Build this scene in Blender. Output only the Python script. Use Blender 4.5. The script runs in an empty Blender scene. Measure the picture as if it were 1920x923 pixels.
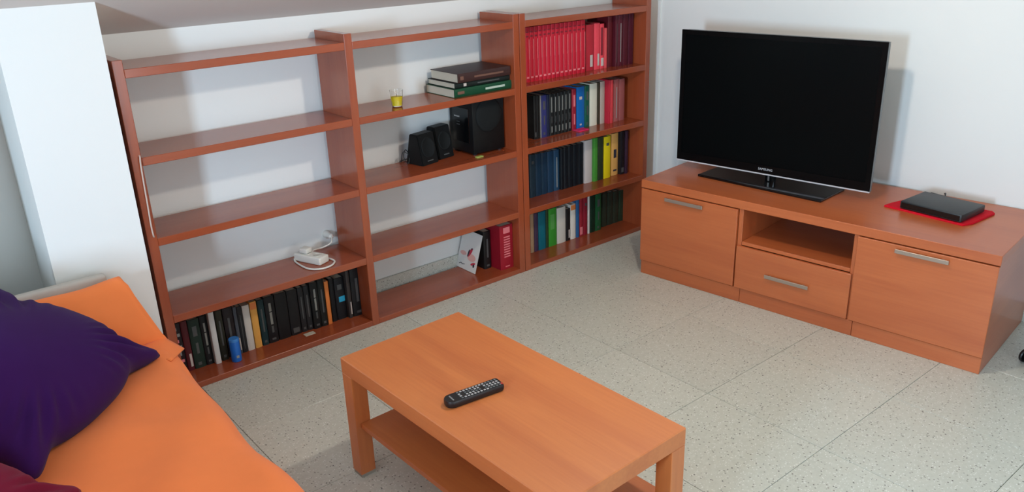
import bpy, bmesh, math, random
from mathutils import Vector, Matrix, Euler
random.seed(7)
SC = bpy.context.scene
COL = SC.collection
R = math.radians

# ---------------------------------------------------------------- camera
cam_d = bpy.data.cameras.new('camera'); cam = bpy.data.objects.new('camera', cam_d); COL.objects.link(cam)
yaw, pitch, roll = 0.68076, 0.37102, -0.03317
fw = Vector((math.sin(yaw)*math.cos(pitch), math.cos(yaw)*math.cos(pitch), -math.sin(pitch)))
rt = Vector((math.cos(yaw), -math.sin(yaw), 0)); up = rt.cross(fw)
r2 = math.cos(roll)*rt + math.sin(roll)*up; u2 = -math.sin(roll)*rt + math.cos(roll)*up
M = Matrix((r2, u2, -fw)).transposed().to_4x4(); M.translation = Vector((-2.65308, -3.16598, 1.75858))
cam.matrix_world = M
cam_d.sensor_fit = 'HORIZONTAL'; cam_d.sensor_width = 36; cam_d.lens = 1546.12/1920*36
cam_d.clip_start = 0.02
SC.camera = cam

# ---------------------------------------------------------------- world, lights, exposure
SC.view_settings.view_transform = 'Standard'; SC.view_settings.look = 'None'
SC.view_settings.gamma = 1; SC.view_settings.use_curve_mapping = False
SC.view_settings.exposure = -0.22
wd = bpy.data.worlds.new('world'); SC.world = wd; wd.use_nodes = True
wd.node_tree.nodes['Background'].inputs[0].default_value = (.75, .87, 1, 1)
wd.node_tree.nodes['Background'].inputs[1].default_value = 1.0
def area(name, loc, target, sx, sy, power, col, spread=180):
    l = bpy.data.lights.new(name, 'AREA'); l.shape = 'RECTANGLE'; l.size = sx; l.size_y = sy
    l.energy = power; l.color = col; l.spread = R(spread)
    o = bpy.data.objects.new(name, l); COL.objects.link(o); o.location = loc
    o.rotation_euler = (Vector(target)-Vector(loc)).to_track_quat('-Z', 'Y').to_euler(); return o
area('daylight_left_window', (-4.74, -2.72, 1.35), (0, -2.0, 1.30), .38, .74, 168, (.56, .78, 1))
area('fill_rear_door', (-1.3, -5.10, 1.15), (-1.3, 0, 1.15), 1.5, 1.9, 40, (.80, .92, 1))  # soft fill added behind the camera, set in a made-up door

# ---------------------------------------------------------------- helpers
def lin(c):
    f = lambda v: v/12.92 if v <= .04045 else ((v+.055)/1.055)**2.4
    return (f(c[0]/255), f(c[1]/255), f(c[2]/255), 1)
MATS = {}
def mat(key, c, rough=.5, spec=.5, var=0, scale=30, bump=0, metal=0, alpha=1, trans=0, coat=0, sheen=0):
    if key in MATS: return MATS[key]
    m = bpy.data.materials.new(key); m.use_nodes = True; MATS[key] = m
    nt = m.node_tree; b = nt.nodes['Principled BSDF']
    b.inputs['Base Color'].default_value = lin(c); b.inputs['Roughness'].default_value = rough
    b.inputs['Specular IOR Level'].default_value = spec; b.inputs['Metallic'].default_value = metal
    b.inputs['Transmission Weight'].default_value = trans; b.inputs['Coat Weight'].default_value = coat
    b.inputs['Sheen Weight'].default_value = sheen
    tc = nt.nodes.new('ShaderNodeTexCoord'); n = nt.nodes.new('ShaderNodeTexNoise')
    n.inputs['Scale'].default_value = scale; n.inputs['Detail'].default_value = 4
    nt.links.new(tc.outputs['Object'], n.inputs['Vector'])
    if var:
        mr = nt.nodes.new('ShaderNodeMapRange'); mr.inputs['To Min'].default_value = 1-var; mr.inputs['To Max'].default_value = 1+var
        nt.links.new(n.outputs['Fac'], mr.inputs['Value'])
        hs = nt.nodes.new('ShaderNodeHueSaturation'); hs.inputs['Color'].default_value = lin(c)
        nt.links.new(mr.outputs[0], hs.inputs['Value']); nt.links.new(hs.outputs[0], b.inputs['Base Color'])
    if bump:
        bp = nt.nodes.new('ShaderNodeBump'); bp.inputs['Strength'].default_value = bump; bp.inputs['Distance'].default_value = .004
        nt.links.new(n.outputs['Fac'], bp.inputs['Height']); nt.links.new(bp.outputs[0], b.inputs['Normal'])
    return m
def wood(key, c1, c2, axis, rough=.19, spec=.8):
    if key in MATS: return MATS[key]
    m = bpy.data.materials.new(key); m.use_nodes = True; MATS[key] = m
    nt = m.node_tree; b = nt.nodes['Principled BSDF']; L = nt.links.new
    tc = nt.nodes.new('ShaderNodeTexCoord'); oi = nt.nodes.new('ShaderNodeObjectInfo')
    ad = nt.nodes.new('ShaderNodeVectorMath'); ad.operation = 'ADD'
    sc = nt.nodes.new('ShaderNodeVectorMath'); sc.operation = 'SCALE'; sc.inputs[0].default_value = (7, 9, 5)
    L(oi.outputs['Random'], sc.inputs['Scale']); L(tc.outputs['Object'], ad.inputs[0]); L(sc.outputs[0], ad.inputs[1])
    mp = nt.nodes.new('ShaderNodeMapping'); s = [9, 9, 9]; s[axis] = 1.1; mp.inputs['Scale'].default_value = s
    L(ad.outputs[0], mp.inputs['Vector'])
    n = nt.nodes.new('ShaderNodeTexNoise'); n.inputs['Scale'].default_value = 1; n.inputs['Detail'].default_value = 5; n.inputs['Roughness'].default_value = .55; n.inputs['Distortion'].default_value = .6
    L(mp.outputs[0], n.inputs['Vector'])
    mp2 = nt.nodes.new('ShaderNodeMapping'); s = [110, 110, 110]; s[axis] = 4; mp2.inputs['Scale'].default_value = s
    L(ad.outputs[0], mp2.inputs['Vector'])
    n2 = nt.nodes.new('ShaderNodeTexNoise'); n2.inputs['Scale'].default_value = 1; n2.inputs['Detail'].default_value = 3
    L(mp2.outputs[0], n2.inputs['Vector'])
    mx = nt.nodes.new('ShaderNodeMix'); mx.data_type = 'FLOAT'; mx.inputs['Factor'].default_value = .3
    L(n.outputs['Fac'], mx.inputs['A']); L(n2.outputs['Fac'], mx.inputs['B'])
    cr = nt.nodes.new('ShaderNodeValToRGB'); cr.color_ramp.elements[0].position = .3; cr.color_ramp.elements[1].position = .7
    cr.color_ramp.elements[0].color = lin(c1); cr.color_ramp.elements[1].color = lin(c2)
    L(mx.outputs['Result'], cr.inputs['Fac']); L(cr.outputs[0], b.inputs['Base Color'])
    b.inputs['Roughness'].default_value = rough; b.inputs['Specular IOR Level'].default_value = spec
    return m
def box(bm, x0, x1, y0, y1, z0, z1, bev=0, seg=1):
    vs = [bm.verts.new(p) for p in ((x0,y0,z0),(x1,y0,z0),(x1,y1,z0),(x0,y1,z0),(x0,y0,z1),(x1,y0,z1),(x1,y1,z1),(x0,y1,z1))]
    fs = [bm.faces.new([vs[i] for i in f]) for f in ((3,2,1,0),(4,5,6,7),(0,1,5,4),(1,2,6,5),(2,3,7,6),(3,0,4,7))]
    if bev:
        es = list({e for f in fs for e in f.edges})
        bmesh.ops.bevel(bm, geom=es, offset=bev, segments=seg, affect='EDGES', profile=.5)
def prism(bm, poly, z0, z1, axis=2):
    """extrude a 2-D outline along an axis (2: xy->z, 1: xz->y, 0: yz->x)"""
    def P(a, b, c): return (a, b, c) if axis == 2 else ((a, c, b) if axis == 1 else (c, a, b))
    lo = [bm.verts.new(P(a, b, z0)) for a, b in poly]; hi = [bm.verts.new(P(a, b, z1)) for a, b in poly]
    n = len(poly); bm.faces.new(lo); bm.faces.new(hi)
    for i in range(n): bm.faces.new((lo[i], lo[(i+1) % n], hi[(i+1) % n], hi[i]))
def lathe(bm, prof, seg=24, cx=0, cy=0, axis='z', caps=True):
    rings = []
    for r, z in prof:
        ring = []
        for k in range(seg):
            a = 2*math.pi*k/seg; x, y = r*math.cos(a), r*math.sin(a)
            p = (cx+x, cy+y, z) if axis == 'z' else ((cx+x, z, cy+y) if axis == 'y' else (z, cx+x, cy+y))
            ring.append(bm.verts.new(p))
        rings.append(ring)
    for a, b in zip(rings, rings[1:]):
        for k in range(seg): bm.faces.new((a[k], a[(k+1) % seg], b[(k+1) % seg], b[k]))
    if caps: bm.faces.new(rings[0]); bm.faces.new(rings[-1])
def tube(bm, pts, r, seg=8, sub=6):
    P = [Vector(p) for p in pts]; Q = []
    for i in range(len(P)-1):
        a, b, c, d = P[max(i-1, 0)], P[i], P[i+1], P[min(i+2, len(P)-1)]
        for k in range(sub):
            t = k/sub; Q.append(.5*((2*b)+(c-a)*t+(2*a-5*b+4*c-d)*t*t+(3*b-a-3*c+d)*t**3))
    Q.append(P[-1]); rings = []; prev = None
    for i, q in enumerate(Q):
        t = (Q[min(i+1, len(Q)-1)]-Q[max(i-1, 0)]).normalized()
        if prev is None: prev = t.orthogonal().normalized()
        n = (prev-t*prev.dot(t)).normalized(); prev = n; b = t.cross(n)
        rings.append([bm.verts.new(q+r*(math.cos(2*math.pi*k/seg)*n+math.sin(2*math.pi*k/seg)*b)) for k in range(seg)])
    for a, b in zip(rings, rings[1:]):
        for k in range(seg): bm.faces.new((a[k], a[(k+1) % seg], b[(k+1) % seg], b[k]))
    bm.faces.new(rings[0]); bm.faces.new(rings[-1])
def obj(name, bm, m=None, parent=None, smooth=False):
    bmesh.ops.recalc_face_normals(bm, faces=bm.faces[:])
    me = bpy.data.meshes.new(name); bm.to_mesh(me); bm.free()
    if m: me.materials.append(m)
    if smooth:
        for p in me.polygons: p.use_smooth = True
    o = bpy.data.objects.new(name, me); COL.objects.link(o)
    if parent: o.parent = parent
    return o
def smooth_angle(o, ang=35):
    for p in o.data.polygons: p.use_smooth = True
    o.data.set_sharp_from_angle(angle=R(ang)); return o
def bxo(name, d, m, parent=None, bev=.0015):
    bm = bmesh.new(); box(bm, *d, bev=bev); return obj(name, bm, m, parent)
def tag(o, label, cat, group=None):
    o['label'] = label; o['category'] = cat
    if group: o['group'] = group
    return o
def thing(name, label, cat, loc=(0, 0, 0), rz=0, group=None):
    o = bpy.data.objects.new(name, None); COL.objects.link(o); o.location = loc; o.rotation_euler = (0, 0, rz)
    o.empty_display_size = .05
    return tag(o, label, cat, group)
def struct(o): o['kind'] = 'structure'; return o
def text_mesh(name, s, size, m, parent, loc, rot, depth=.0006):
    c = bpy.data.curves.new(name, 'FONT'); c.body = s; c.size = size; c.extrude = depth; c.align_x = 'CENTER'; c.align_y = 'CENTER'; c.resolution_u = 2
    t = bpy.data.objects.new(name, c); COL.objects.link(t)
    me = bpy.data.meshes.new_from_object(t.evaluated_get(bpy.context.evaluated_depsgraph_get())); me.name = name
    bpy.data.objects.remove(t); bpy.data.curves.remove(c)
    me.materials.clear(); me.materials.append(m)
    o = bpy.data.objects.new(name, me); COL.objects.link(o); o.parent = parent; o.location = loc; o.rotation_euler = rot
    return o

WHITE = mat('wall_paint', (228, 228, 224), .75, .3, var=.015, scale=3, bump=.02)
CEIL = mat('ceiling_paint', (214, 208, 202), .85, .2, var=.015, scale=3)
W1, W2 = (142, 64, 36), (160, 77, 44)
WX = wood('cherry_wood_x', W1, W2, 0); WY = wood('cherry_wood_y', W1, W2, 1); WZ = wood('cherry_wood_z', W1, W2, 2)
TBL = wood('table_wood_y', (186, 101, 52), (207, 123, 65), 1, .38); TBX = wood('table_wood_x', (186, 101, 52), (207, 123, 65), 0, .38); TBZ = wood('table_wood_z', (186, 101, 52), (207, 123, 65), 2, .38)
BLACKP = mat('black_plastic', (24, 26, 28), .42, .5); GLOSSK = mat('gloss_black', (10, 11, 12), .12, .5)
STEEL = mat('brushed_steel', (176, 160, 146), .38, .5, metal=.7, var=.04, scale=60)
WHITEP = mat('white_plastic', (226, 222, 212), .4, .5)

# ---------------------------------------------------------------- setting
XL, XR, YB, YF = -4.8, 1.45, .292, -5.2
def slope_z(y): return min(1.4195+.438*(YB-y), 2.70)
YK = YB-(2.70-1.4195)/.438                    # where the slope meets the flat ceiling
# floor: dark grout bed, terrazzo tiles laid on it
def terrazzo():
    m = bpy.data.materials.new('terrazzo'); m.use_nodes = True; nt = m.node_tree; L = nt.links.new; b = nt.nodes['Principled BSDF']
    g = nt.nodes.new('ShaderNodeNewGeometry'); oi = nt.nodes.new('ShaderNodeObjectInfo')
    def vor(scale, lo, hi, rnd=1):
        v = nt.nodes.new('ShaderNodeTexVoronoi'); v.inputs['Scale'].default_value = scale; v.inputs['Randomness'].default_value = rnd
        L(g.outputs['Position'], v.inputs['Vector'])
        r = nt.nodes.new('ShaderNodeMapRange'); r.inputs['From Min'].default_value = lo; r.inputs['From Max'].default_value = hi
        r.inputs['To Min'].default_value = 1; r.inputs['To Max'].default_value = 0
        L(v.outputs['Distance'], r.inputs['Value']); return v, r.outputs[0]
    def mix(a, bcol, fac):
        x = nt.nodes.new('ShaderNodeMix'); x.data_type = 'RGBA'
        if isinstance(a, tuple): x.inputs['A'].default_value = a
        else: L(a, x.inputs['A'])
        if isinstance(bcol, tuple): x.inputs['B'].default_value = bcol
        else: L(bcol, x.inputs['B'])
        L(fac, x.inputs['Factor']); return x.outputs['Result']
    n = nt.nodes.new('ShaderNodeTexNoise'); n.inputs['Scale'].default_value = 55; n.inputs['Detail'].default_value = 6; n.inputs['Roughness'].default_value = .7
    L(g.outputs['Position'], n.inputs['Vector'])
    base = mix(lin((182, 183, 170)), lin((214, 215, 203)), n.outputs['Fac'])
    v1, f1 = vor(85, .18, .30); v2, f2 = vor(48, .10, .17); v3, f3 = vor(120, .2, .34)
    # only some cells carry a chip
    def gate(v, f, th):
        s = nt.nodes.new('ShaderNodeSeparateColor'); L(v.outputs['Color'], s.inputs[0])
        c = nt.nodes.new('ShaderNodeMath'); c.operation = 'GREATER_THAN'; c.inputs[1].default_value = th; L(s.outputs[0], c.inputs[0])
        k = nt.nodes.new('ShaderNodeMath'); k.operation = 'MULTIPLY'; L(c.outputs[0], k.inputs[0]); L(f, k.inputs[1]); return k.outputs[0]
    c = mix(base, lin((226, 227, 220)), gate(v3, f3, .5))
    c = mix(c, lin((138, 137, 127)), gate(v1, f1, .62))
    c = mix(c, lin((90, 88, 82)), gate(v2, f2, .72))
    hs = nt.nodes.new('ShaderNodeHueSaturation'); mr = nt.nodes.new('ShaderNodeMapRange'); mr.inputs['To Min'].default_value = .97; mr.inputs['To Max'].default_value = 1.03
    L(oi.outputs['Random'], mr.inputs['Value']); L(mr.outputs[0], hs.inputs['Value']); L(c, hs.inputs['Color']); L(hs.outputs[0], b.inputs['Base Color'])
    b.inputs['Roughness'].default_value = .3; b.inputs['Specular IOR Level'].default_value = .5
    return m
TERR = terrazzo()
floor = struct(bxo('floor', (XL-.1, XR+.1, YF-.1, YB+.1, -.08, -.012), mat('grout', (142, 140, 129), .9, .2, var=.05), bev=0))
T = .5
bm = bmesh.new(); box(bm, -T/2+.0009, T/2-.0009, -T/2+.0009, T/2-.0009, -.012, 0, bev=.0009)
tile0 = obj('tile', bm, TERR, floor); first = True
for i in range(-11, 3):
    for j in range(-11, 1):
        x, y = .22+i*T+T/2, .06+j*T+T/2
        if x-T/2 > XR or x+T/2 < XL or y-T/2 > YB or y+T/2 < YF: continue
        o = tile0 if first else tile0.copy()
        if not first: COL.objects.link(o)
        first = False; o.parent = floor; o.location = (x, y, 0)
# walls
struct(bxo('wall_back', (XL, XR, YB, YB+.1, -.012, 1.4195), WHITE, bev=0))
TVA = .0847
bm = bmesh.new()
xw = lambda y: (1.1008-.0846*y)/.9964
prism(bm, [(xw(YB+.1), YB+.1), (xw(YF), YF), (xw(YF)+.25, YF), (xw(YB)+.35, YB+.1)], -.012, 2.75); struct(obj('wall_right', bm, WHITE))
bm = bmesh.new(); prism(bm, [(xw(.045)-.010, .045), (xw(.045)+.02, .045), (xw(YB)+.02, YB), (xw(YB)-.012, YB)], 0, 1.52); struct(obj('trim_1', bm, WHITE))
# left wall with the window opening
wy0, wy1, wz0, wz1 = -2.97, -2.47, .94, 1.76
for i, d in enumerate(((XL-.1, XL, YF, wy0, -.012, 2.75), (XL-.1, XL, wy1, YB, -.012, 2.75), (XL-.1, XL, wy0, wy1, -.012, wz0), (XL-.1, XL, wy0, wy1, wz1, 2.75))):
    struct(bxo('wall_left', d, WHITE, bev=0))
w = struct(bpy.data.objects.new('window_1', None)); COL.objects.link(w); w.location = (XL-.05, (wy0+wy1)/2, wz0)
hw, hh = (wy1-wy0)/2, wz1-wz0
bm = bmesh.new()
for d in ((-.03, .03, -hw, -hw+.04, 0, hh), (-.03, .03, hw-.04, hw, 0, hh), (-.03, .03, -hw+.04, hw-.04, 0, .04), (-.03, .03, -hw+.04, hw-.04, hh-.04, hh)): box(bm, *d)
obj('window_frame', bm, WHITEP, w)
GLASS = mat('clear_glass', (255, 255, 255), .02, .5, trans=1)
bxo('pane', (-.004, .004, -hw+.04, hw-.04, .04, hh-.04), GLASS, w, bev=0)
# front wall (behind the camera) with an added glazed door framing the fill light
dx0, dx1, dz1 = -2.15, -.45, 2.2
for d in ((XL, dx0, YF-.1, YF, -.012, 2.75), (dx1, XR+.6, YF-.1, YF, -.012, 2.75), (dx0, dx1, YF-.1, YF, dz1, 2.75)):
    struct(bxo('wall_front', d, WHITE, bev=0))
w = struct(bpy.data.objects.new('fill_door_1', None)); COL.objects.link(w); w.location = ((dx0+dx1)/2, YF-.05, 0)
hw = (dx1-dx0)/2; bm = bmesh.new()
for d in ((-hw, -hw+.07, -.03, .03, 0, dz1), (hw-.07, hw, -.03, .03, 0, dz1), (-.05, .05, -.03, .03, .1, dz1-.07), (-hw+.07, hw-.07, -.03, .03, 0, .1), (-hw+.07, hw-.07, -.03, .03, dz1-.07, dz1)): box(bm, *d)
obj('fill_door_frame', bm, WHITEP, w)
for s in (-1, 1): bxo('pane', tuple(sorted((s*.05, s*(hw-.07))))+(-.004, .004, .1, dz1-.07), GLASS, w, bev=0)
# pillar beside the bookcase and an unseen block added to shade its left face
bm = bmesh.new(); prism(bm, [(-.03, 0), (YB, 0), (YB, slope_z(YB)+.06), (-.03, slope_z(-.03)+.06)], -2.212, -1.893, axis=0); struct(obj('wall_pillar', bm, WHITE))
bm = bmesh.new(); prism(bm, [(-.04, 0), (YB, 0), (YB, slope_z(YB)+.06), (-.04, slope_z(-.04)+.06)], -3.1, -2.46, axis=0); struct(obj('added_shade_block', bm, WHITE))
# ceiling: low at the back wall, rising towards the camera
bm = bmesh.new(); prism(bm, [(YB+.15, slope_z(YB)-.0657), (YK, 2.70), (YF-.1, 2.70), (YF-.1, 2.82), (YK, 2.82), (YB+.15, slope_z(YB)+.06)], XL-.1, XR+.6, axis=0); struct(obj('ceiling', bm, CEIL))
# terrazzo skirting along the back wall
for n, a, b in (('baseboard_back', -1.893, 1.07), ('baseboard_back', -2.40, -2.212)): struct(bxo(n, (a, b, YB-.014, YB, 0, .086), TERR, bev=.0015))
bm = bmesh.new(); prism(bm, [(xw(.03)-.016, .03), (xw(YF)-.016, YF), (xw(YF)+.002, YF), (xw(.03)+.002, .03)], 0, .086); struct(obj('baseboard_right', bm, TERR))

# ceiling lamp over the middle of the room: a metal shade, open below, with its bulb at the rim
LX, LY, LZ = -.55, -1.55, 2.07
lamp = thing('ceiling_lamp', 'small round metal pendant lamp under the sloped ceiling', 'lamp', (LX, LY, LZ))
bm = bmesh.new(); lathe(bm, [(.13, .0), (.12, .03), (.05, .07), (.012, .085), (.010, .088), (.048, .073), (.117, .032), (.127, .0)], 28, caps=False); smooth_angle(obj('shade', bm, STEEL, lamp))
bm = bmesh.new(); lathe(bm, [(.011, .08), (.011, .16)], 12); obj('stem', bm, STEEL, lamp)
OP = mat('opal_glass', (255, 240, 220), .4); OP.node_tree.nodes['Principled BSDF'].inputs['Emission Color'].default_value = (1, .84, .66, 1)
OP.node_tree.nodes['Principled BSDF'].inputs['Emission Strength'].default_value = 12
bm = bmesh.new(); bmesh.ops.create_uvsphere(bm, u_segments=16, v_segments=10, radius=.030, matrix=Matrix.Translation((0, 0, .042))); obj('bulb', bm, OP, lamp, True)
ld = bpy.data.lights.new('bulb_light', 'POINT'); ld.energy = 49; ld.color = (1, .90, .80); ld.shadow_soft_size = .045
lo = bpy.data.objects.new('bulb_light', ld); COL.objects.link(lo); lo.location = (LX, LY, LZ-.035)

# book tables: x, width, spine y, height, description, colour, spine print
ROW_TOP = [
    (0.114, 0.028, 0.085, 0.277, 'red encyclopedia volume with painted highlight down its spine', (190, 28, 48), 'enc'),
    (0.143, 0.028, 0.085, 0.277, 'red encyclopedia volume with painted highlight down its spine', (190, 28, 48), 'enc'),
    (0.172, 0.028, 0.085, 0.277, 'red encyclopedia volume with painted highlight down its spine', (190, 28, 48), 'enc'),
    (0.201, 0.028, 0.085, 0.277, 'red encyclopedia volume with painted highlight down its spine', (190, 28, 48), 'enc'),
    (0.231, 0.029, 0.085, 0.277, 'red encyclopedia volume with painted highlight down its spine', (190, 28, 48), 'enc'),
    (0.260, 0.029, 0.085, 0.277, 'red encyclopedia volume with painted highlight down its spine', (190, 28, 48), 'enc'),
    (0.290, 0.029, 0.085, 0.277, 'red encyclopedia volume with painted highlight down its spine', (190, 28, 48), 'enc'),
    (0.320, 0.029, 0.085, 0.277, 'red encyclopedia volume with painted highlight down its spine', (190, 28, 48), 'enc'),
    (0.351, 0.030, 0.085, 0.277, 'red encyclopedia volume with painted highlight down its spine', (190, 28, 48), 'enc'),
    (0.382, 0.030, 0.085, 0.277, 'red encyclopedia volume with painted highlight down its spine', (190, 28, 48), 'enc'),
    (0.412, 0.030, 0.085, 0.277, 'red encyclopedia volume with painted highlight down its spine', (190, 28, 48), 'enc'),
    (0.444, 0.030, 0.085, 0.277, 'red encyclopedia volume with painted highlight down its spine', (190, 28, 48), 'enc'),
    (0.475, 0.031, 0.085, 0.277, 'red encyclopedia volume with painted highlight down its spine', (190, 28, 48), 'enc'),
    (0.507, 0.031, 0.085, 0.277, 'red encyclopedia volume with painted highlight down its spine', (190, 28, 48), 'enc'),
    (0.558, 0.058, 0.1, 0.247, 'deep red paperback with white foot label', (176, 40, 52), 'foot'),
    (0.622, 0.043, 0.1, 0.249, 'salmon red paperback with white foot label', (226, 72, 84), 'foot'),
    (0.668, 0.030, 0.1, 0.242, 'salmon red paperback with dark spine panel', (220, 66, 78), 'panel'),
    (0.700, 0.021, 0.1, 0.216, 'short coral red booklet', (215, 80, 84), ''),
    (0.727, 0.039, 0.1, 0.275, 'dark wine red hardback set back in shadow', (92, 20, 28), ''),
    (0.768, 0.020, 0.082, 0.285, 'maroon hardback with thin pale spine line', (84, 24, 36), 'line'),
    (0.790, 0.038, 0.082, 0.286, 'maroon hardback with thin pale spine line and foot', (86, 24, 38), 'line'),
    (0.830, 0.041, 0.082, 0.287, 'maroon hardback with plain spine', (80, 22, 34), ''),
    (0.873, 0.043, 0.082, 0.288, 'purplish maroon hardback', (76, 20, 36), ''),
]
ROW_SECOND = [
    (0.190, 0.020, 0.12, 0.235, 'black paperback with faint grey foot lettering', (30, 30, 30), 'foot_dim'),
    (0.211, 0.021, 0.12, 0.232, 'plain black paperback', (24, 24, 24), ''),
    (0.234, 0.007, 0.12, 0.231, 'thin pale grey booklet', (150, 152, 150), ''),
    (0.242, 0.042, 0.12, 0.228, 'violet blue paperback', (52, 54, 110), 'marks'),
    (0.285, 0.017, 0.12, 0.226, 'dark navy paperback', (26, 32, 56), ''),
    (0.303, 0.030, 0.12, 0.227, 'black paperback with white title and foot mark', (26, 28, 28), 'series'),
    (0.334, 0.024, 0.12, 0.226, 'black paperback with white title and foot mark', (26, 28, 28), 'series'),
    (0.360, 0.025, 0.12, 0.226, 'black paperback with white title and foot mark', (26, 28, 28), 'series'),
    (0.386, 0.024, 0.12, 0.227, 'black paperback with white title and foot mark', (26, 28, 28), 'series'),
    (0.411, 0.025, 0.12, 0.228, 'black paperback with white title and foot mark', (26, 28, 28), 'series'),
    (0.438, 0.028, 0.12, 0.228, 'black paperback with white title and foot mark', (26, 28, 28), 'series'),
    (0.470, 0.032, 0.12, 0.229, 'crimson paperback with pink title', (150, 34, 50), 'pinkmarks'),
    (0.506, 0.060, 0.12, 0.235, 'bright blue paperback with white emblem', (18, 98, 168), 'emblem'),
    (0.568, 0.037, 0.12, 0.235, 'dark green paperback with pale green marks', (22, 84, 66), 'marks'),
    (0.608, 0.058, 0.12, 0.240, 'cream white hardback with worn spine', (216, 212, 192), ''),
    (0.668, 0.021, 0.12, 0.239, 'dark olive brown paperback', (62, 54, 40), ''),
    (0.690, 0.038, 0.12, 0.241, 'beige grey paperback', (176, 160, 148), ''),
    (0.729, 0.012, 0.09, 0.248, 'strong red paperback', (190, 40, 58), ''),
    (0.743, 0.023, 0.09, 0.246, 'lighter red paperback', (206, 62, 66), ''),
    (0.779, 0.045, 0.1, 0.243, 'dusty rose hardback', (160, 86, 84), 'line'),
    (0.825, 0.046, 0.1, 0.239, 'dusty rose hardback with plain spine', (150, 82, 80), ''),
]
ROW_THIRD = [
    (0.169, 0.042, 0.14, 0.243, 'slate navy hardback with small grey emblem', (32, 52, 66), 'emblem_dim'),
    (0.212, 0.042, 0.14, 0.241, 'navy blue hardback', (26, 54, 78), ''),
    (0.255, 0.043, 0.14, 0.239, 'navy blue hardback', (26, 54, 78), ''),
    (0.300, 0.046, 0.14, 0.237, 'navy blue hardback', (26, 54, 78), ''),
    (0.347, 0.042, 0.14, 0.236, 'navy blue hardback with pale spine edge', (34, 66, 92), 'line'),
    (0.390, 0.025, 0.13, 0.239, 'blue black hardback', (14, 20, 26), ''),
    (0.416, 0.033, 0.13, 0.240, 'blue black hardback', (14, 20, 26), ''),
    (0.450, 0.037, 0.13, 0.240, 'blue black hardback', (14, 20, 26), ''),
    (0.489, 0.040, 0.13, 0.242, 'blue black hardback', (14, 20, 26), ''),
    (0.530, 0.039, 0.13, 0.242, 'blue black hardback', (14, 20, 26), ''),
    (0.570, 0.060, 0.12, 0.253, 'greyish white hardback', (196, 184, 178), ''),
    (0.631, 0.034, 0.11, 0.258, 'leaf green paperback', (70, 140, 52), ''),
    (0.667, 0.044, 0.11, 0.255, 'dark olive green paperback', (44, 54, 34), ''),
    (0.716, 0.055, 0.11, 0.250, 'yellow paperback with small mark', (226, 200, 24), 'emblem_dim'),
    (0.787, 0.058, 0.12, 0.254, 'pale orange paperback with dark emblem', (222, 166, 92), 'emblem_dark'),
    (0.845, 0.035, 0.1, 0.260, 'black hardback with pale foot mark', (26, 24, 28), 'foot_dim'),
    (0.881, 0.024, 0.095, 0.258, 'thin dark purple booklet', (58, 36, 52), ''),
]
ROW_BOTTOM = [
    (0.155, 0.026, 0.13, 0.231, 'beige paperback', (170, 140, 110), ''),
    (0.183, 0.030, 0.13, 0.229, 'dark plum paperback', (70, 52, 80), ''),
    (0.215, 0.054, 0.13, 0.227, 'teal blue paperback', (12, 108, 128), ''),
    (0.271, 0.019, 0.13, 0.228, 'thin dark green booklet', (44, 64, 40), ''),
    (0.293, 0.061, 0.13, 0.227, 'bright green paperback', (56, 140, 44), 'emblem_green'),
    (0.358, 0.067, 0.13, 0.217, 'greyish white paperback', (206, 198, 186), ''),
    (0.428, 0.034, 0.13, 0.195, 'short black paperback with white foot', (30, 26, 26), 'foot'),
    (0.464, 0.042, 0.13, 0.213, 'white paperback with orange top', (220, 212, 200), 'orange'),
    (0.509, 0.026, 0.13, 0.233, 'thin mid blue paperback', (44, 92, 140), ''),
    (0.537, 0.028, 0.13, 0.236, 'thin red paperback with pink foot', (150, 32, 46), 'foot_pink'),
    (0.568, 0.034, 0.13, 0.233, 'crimson paperback with grey emblem', (140, 28, 44), 'emblem_dim'),
    (0.604, 0.016, 0.13, 0.236, 'very thin white booklet', (214, 208, 200), ''),
    (0.624, 0.042, 0.13, 0.234, 'black green hardback', (18, 44, 30), ''),
    (0.668, 0.049, 0.13, 0.228, 'forest green hardback with pale marks', (28, 86, 48), 'marks'),
    (0.743, 0.046, 0.15, 0.213, 'dark olive grey hardback', (46, 54, 42), ''),
    (0.792, 0.047, 0.15, 0.208, 'dark olive grey hardback', (46, 54, 42), ''),
    (0.841, 0.047, 0.15, 0.203, 'dark olive grey hardback', (46, 54, 42), ''),
    (0.891, 0.048, 0.15, 0.198, 'dark grey green hardback', (42, 58, 42), ''),
]
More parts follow.
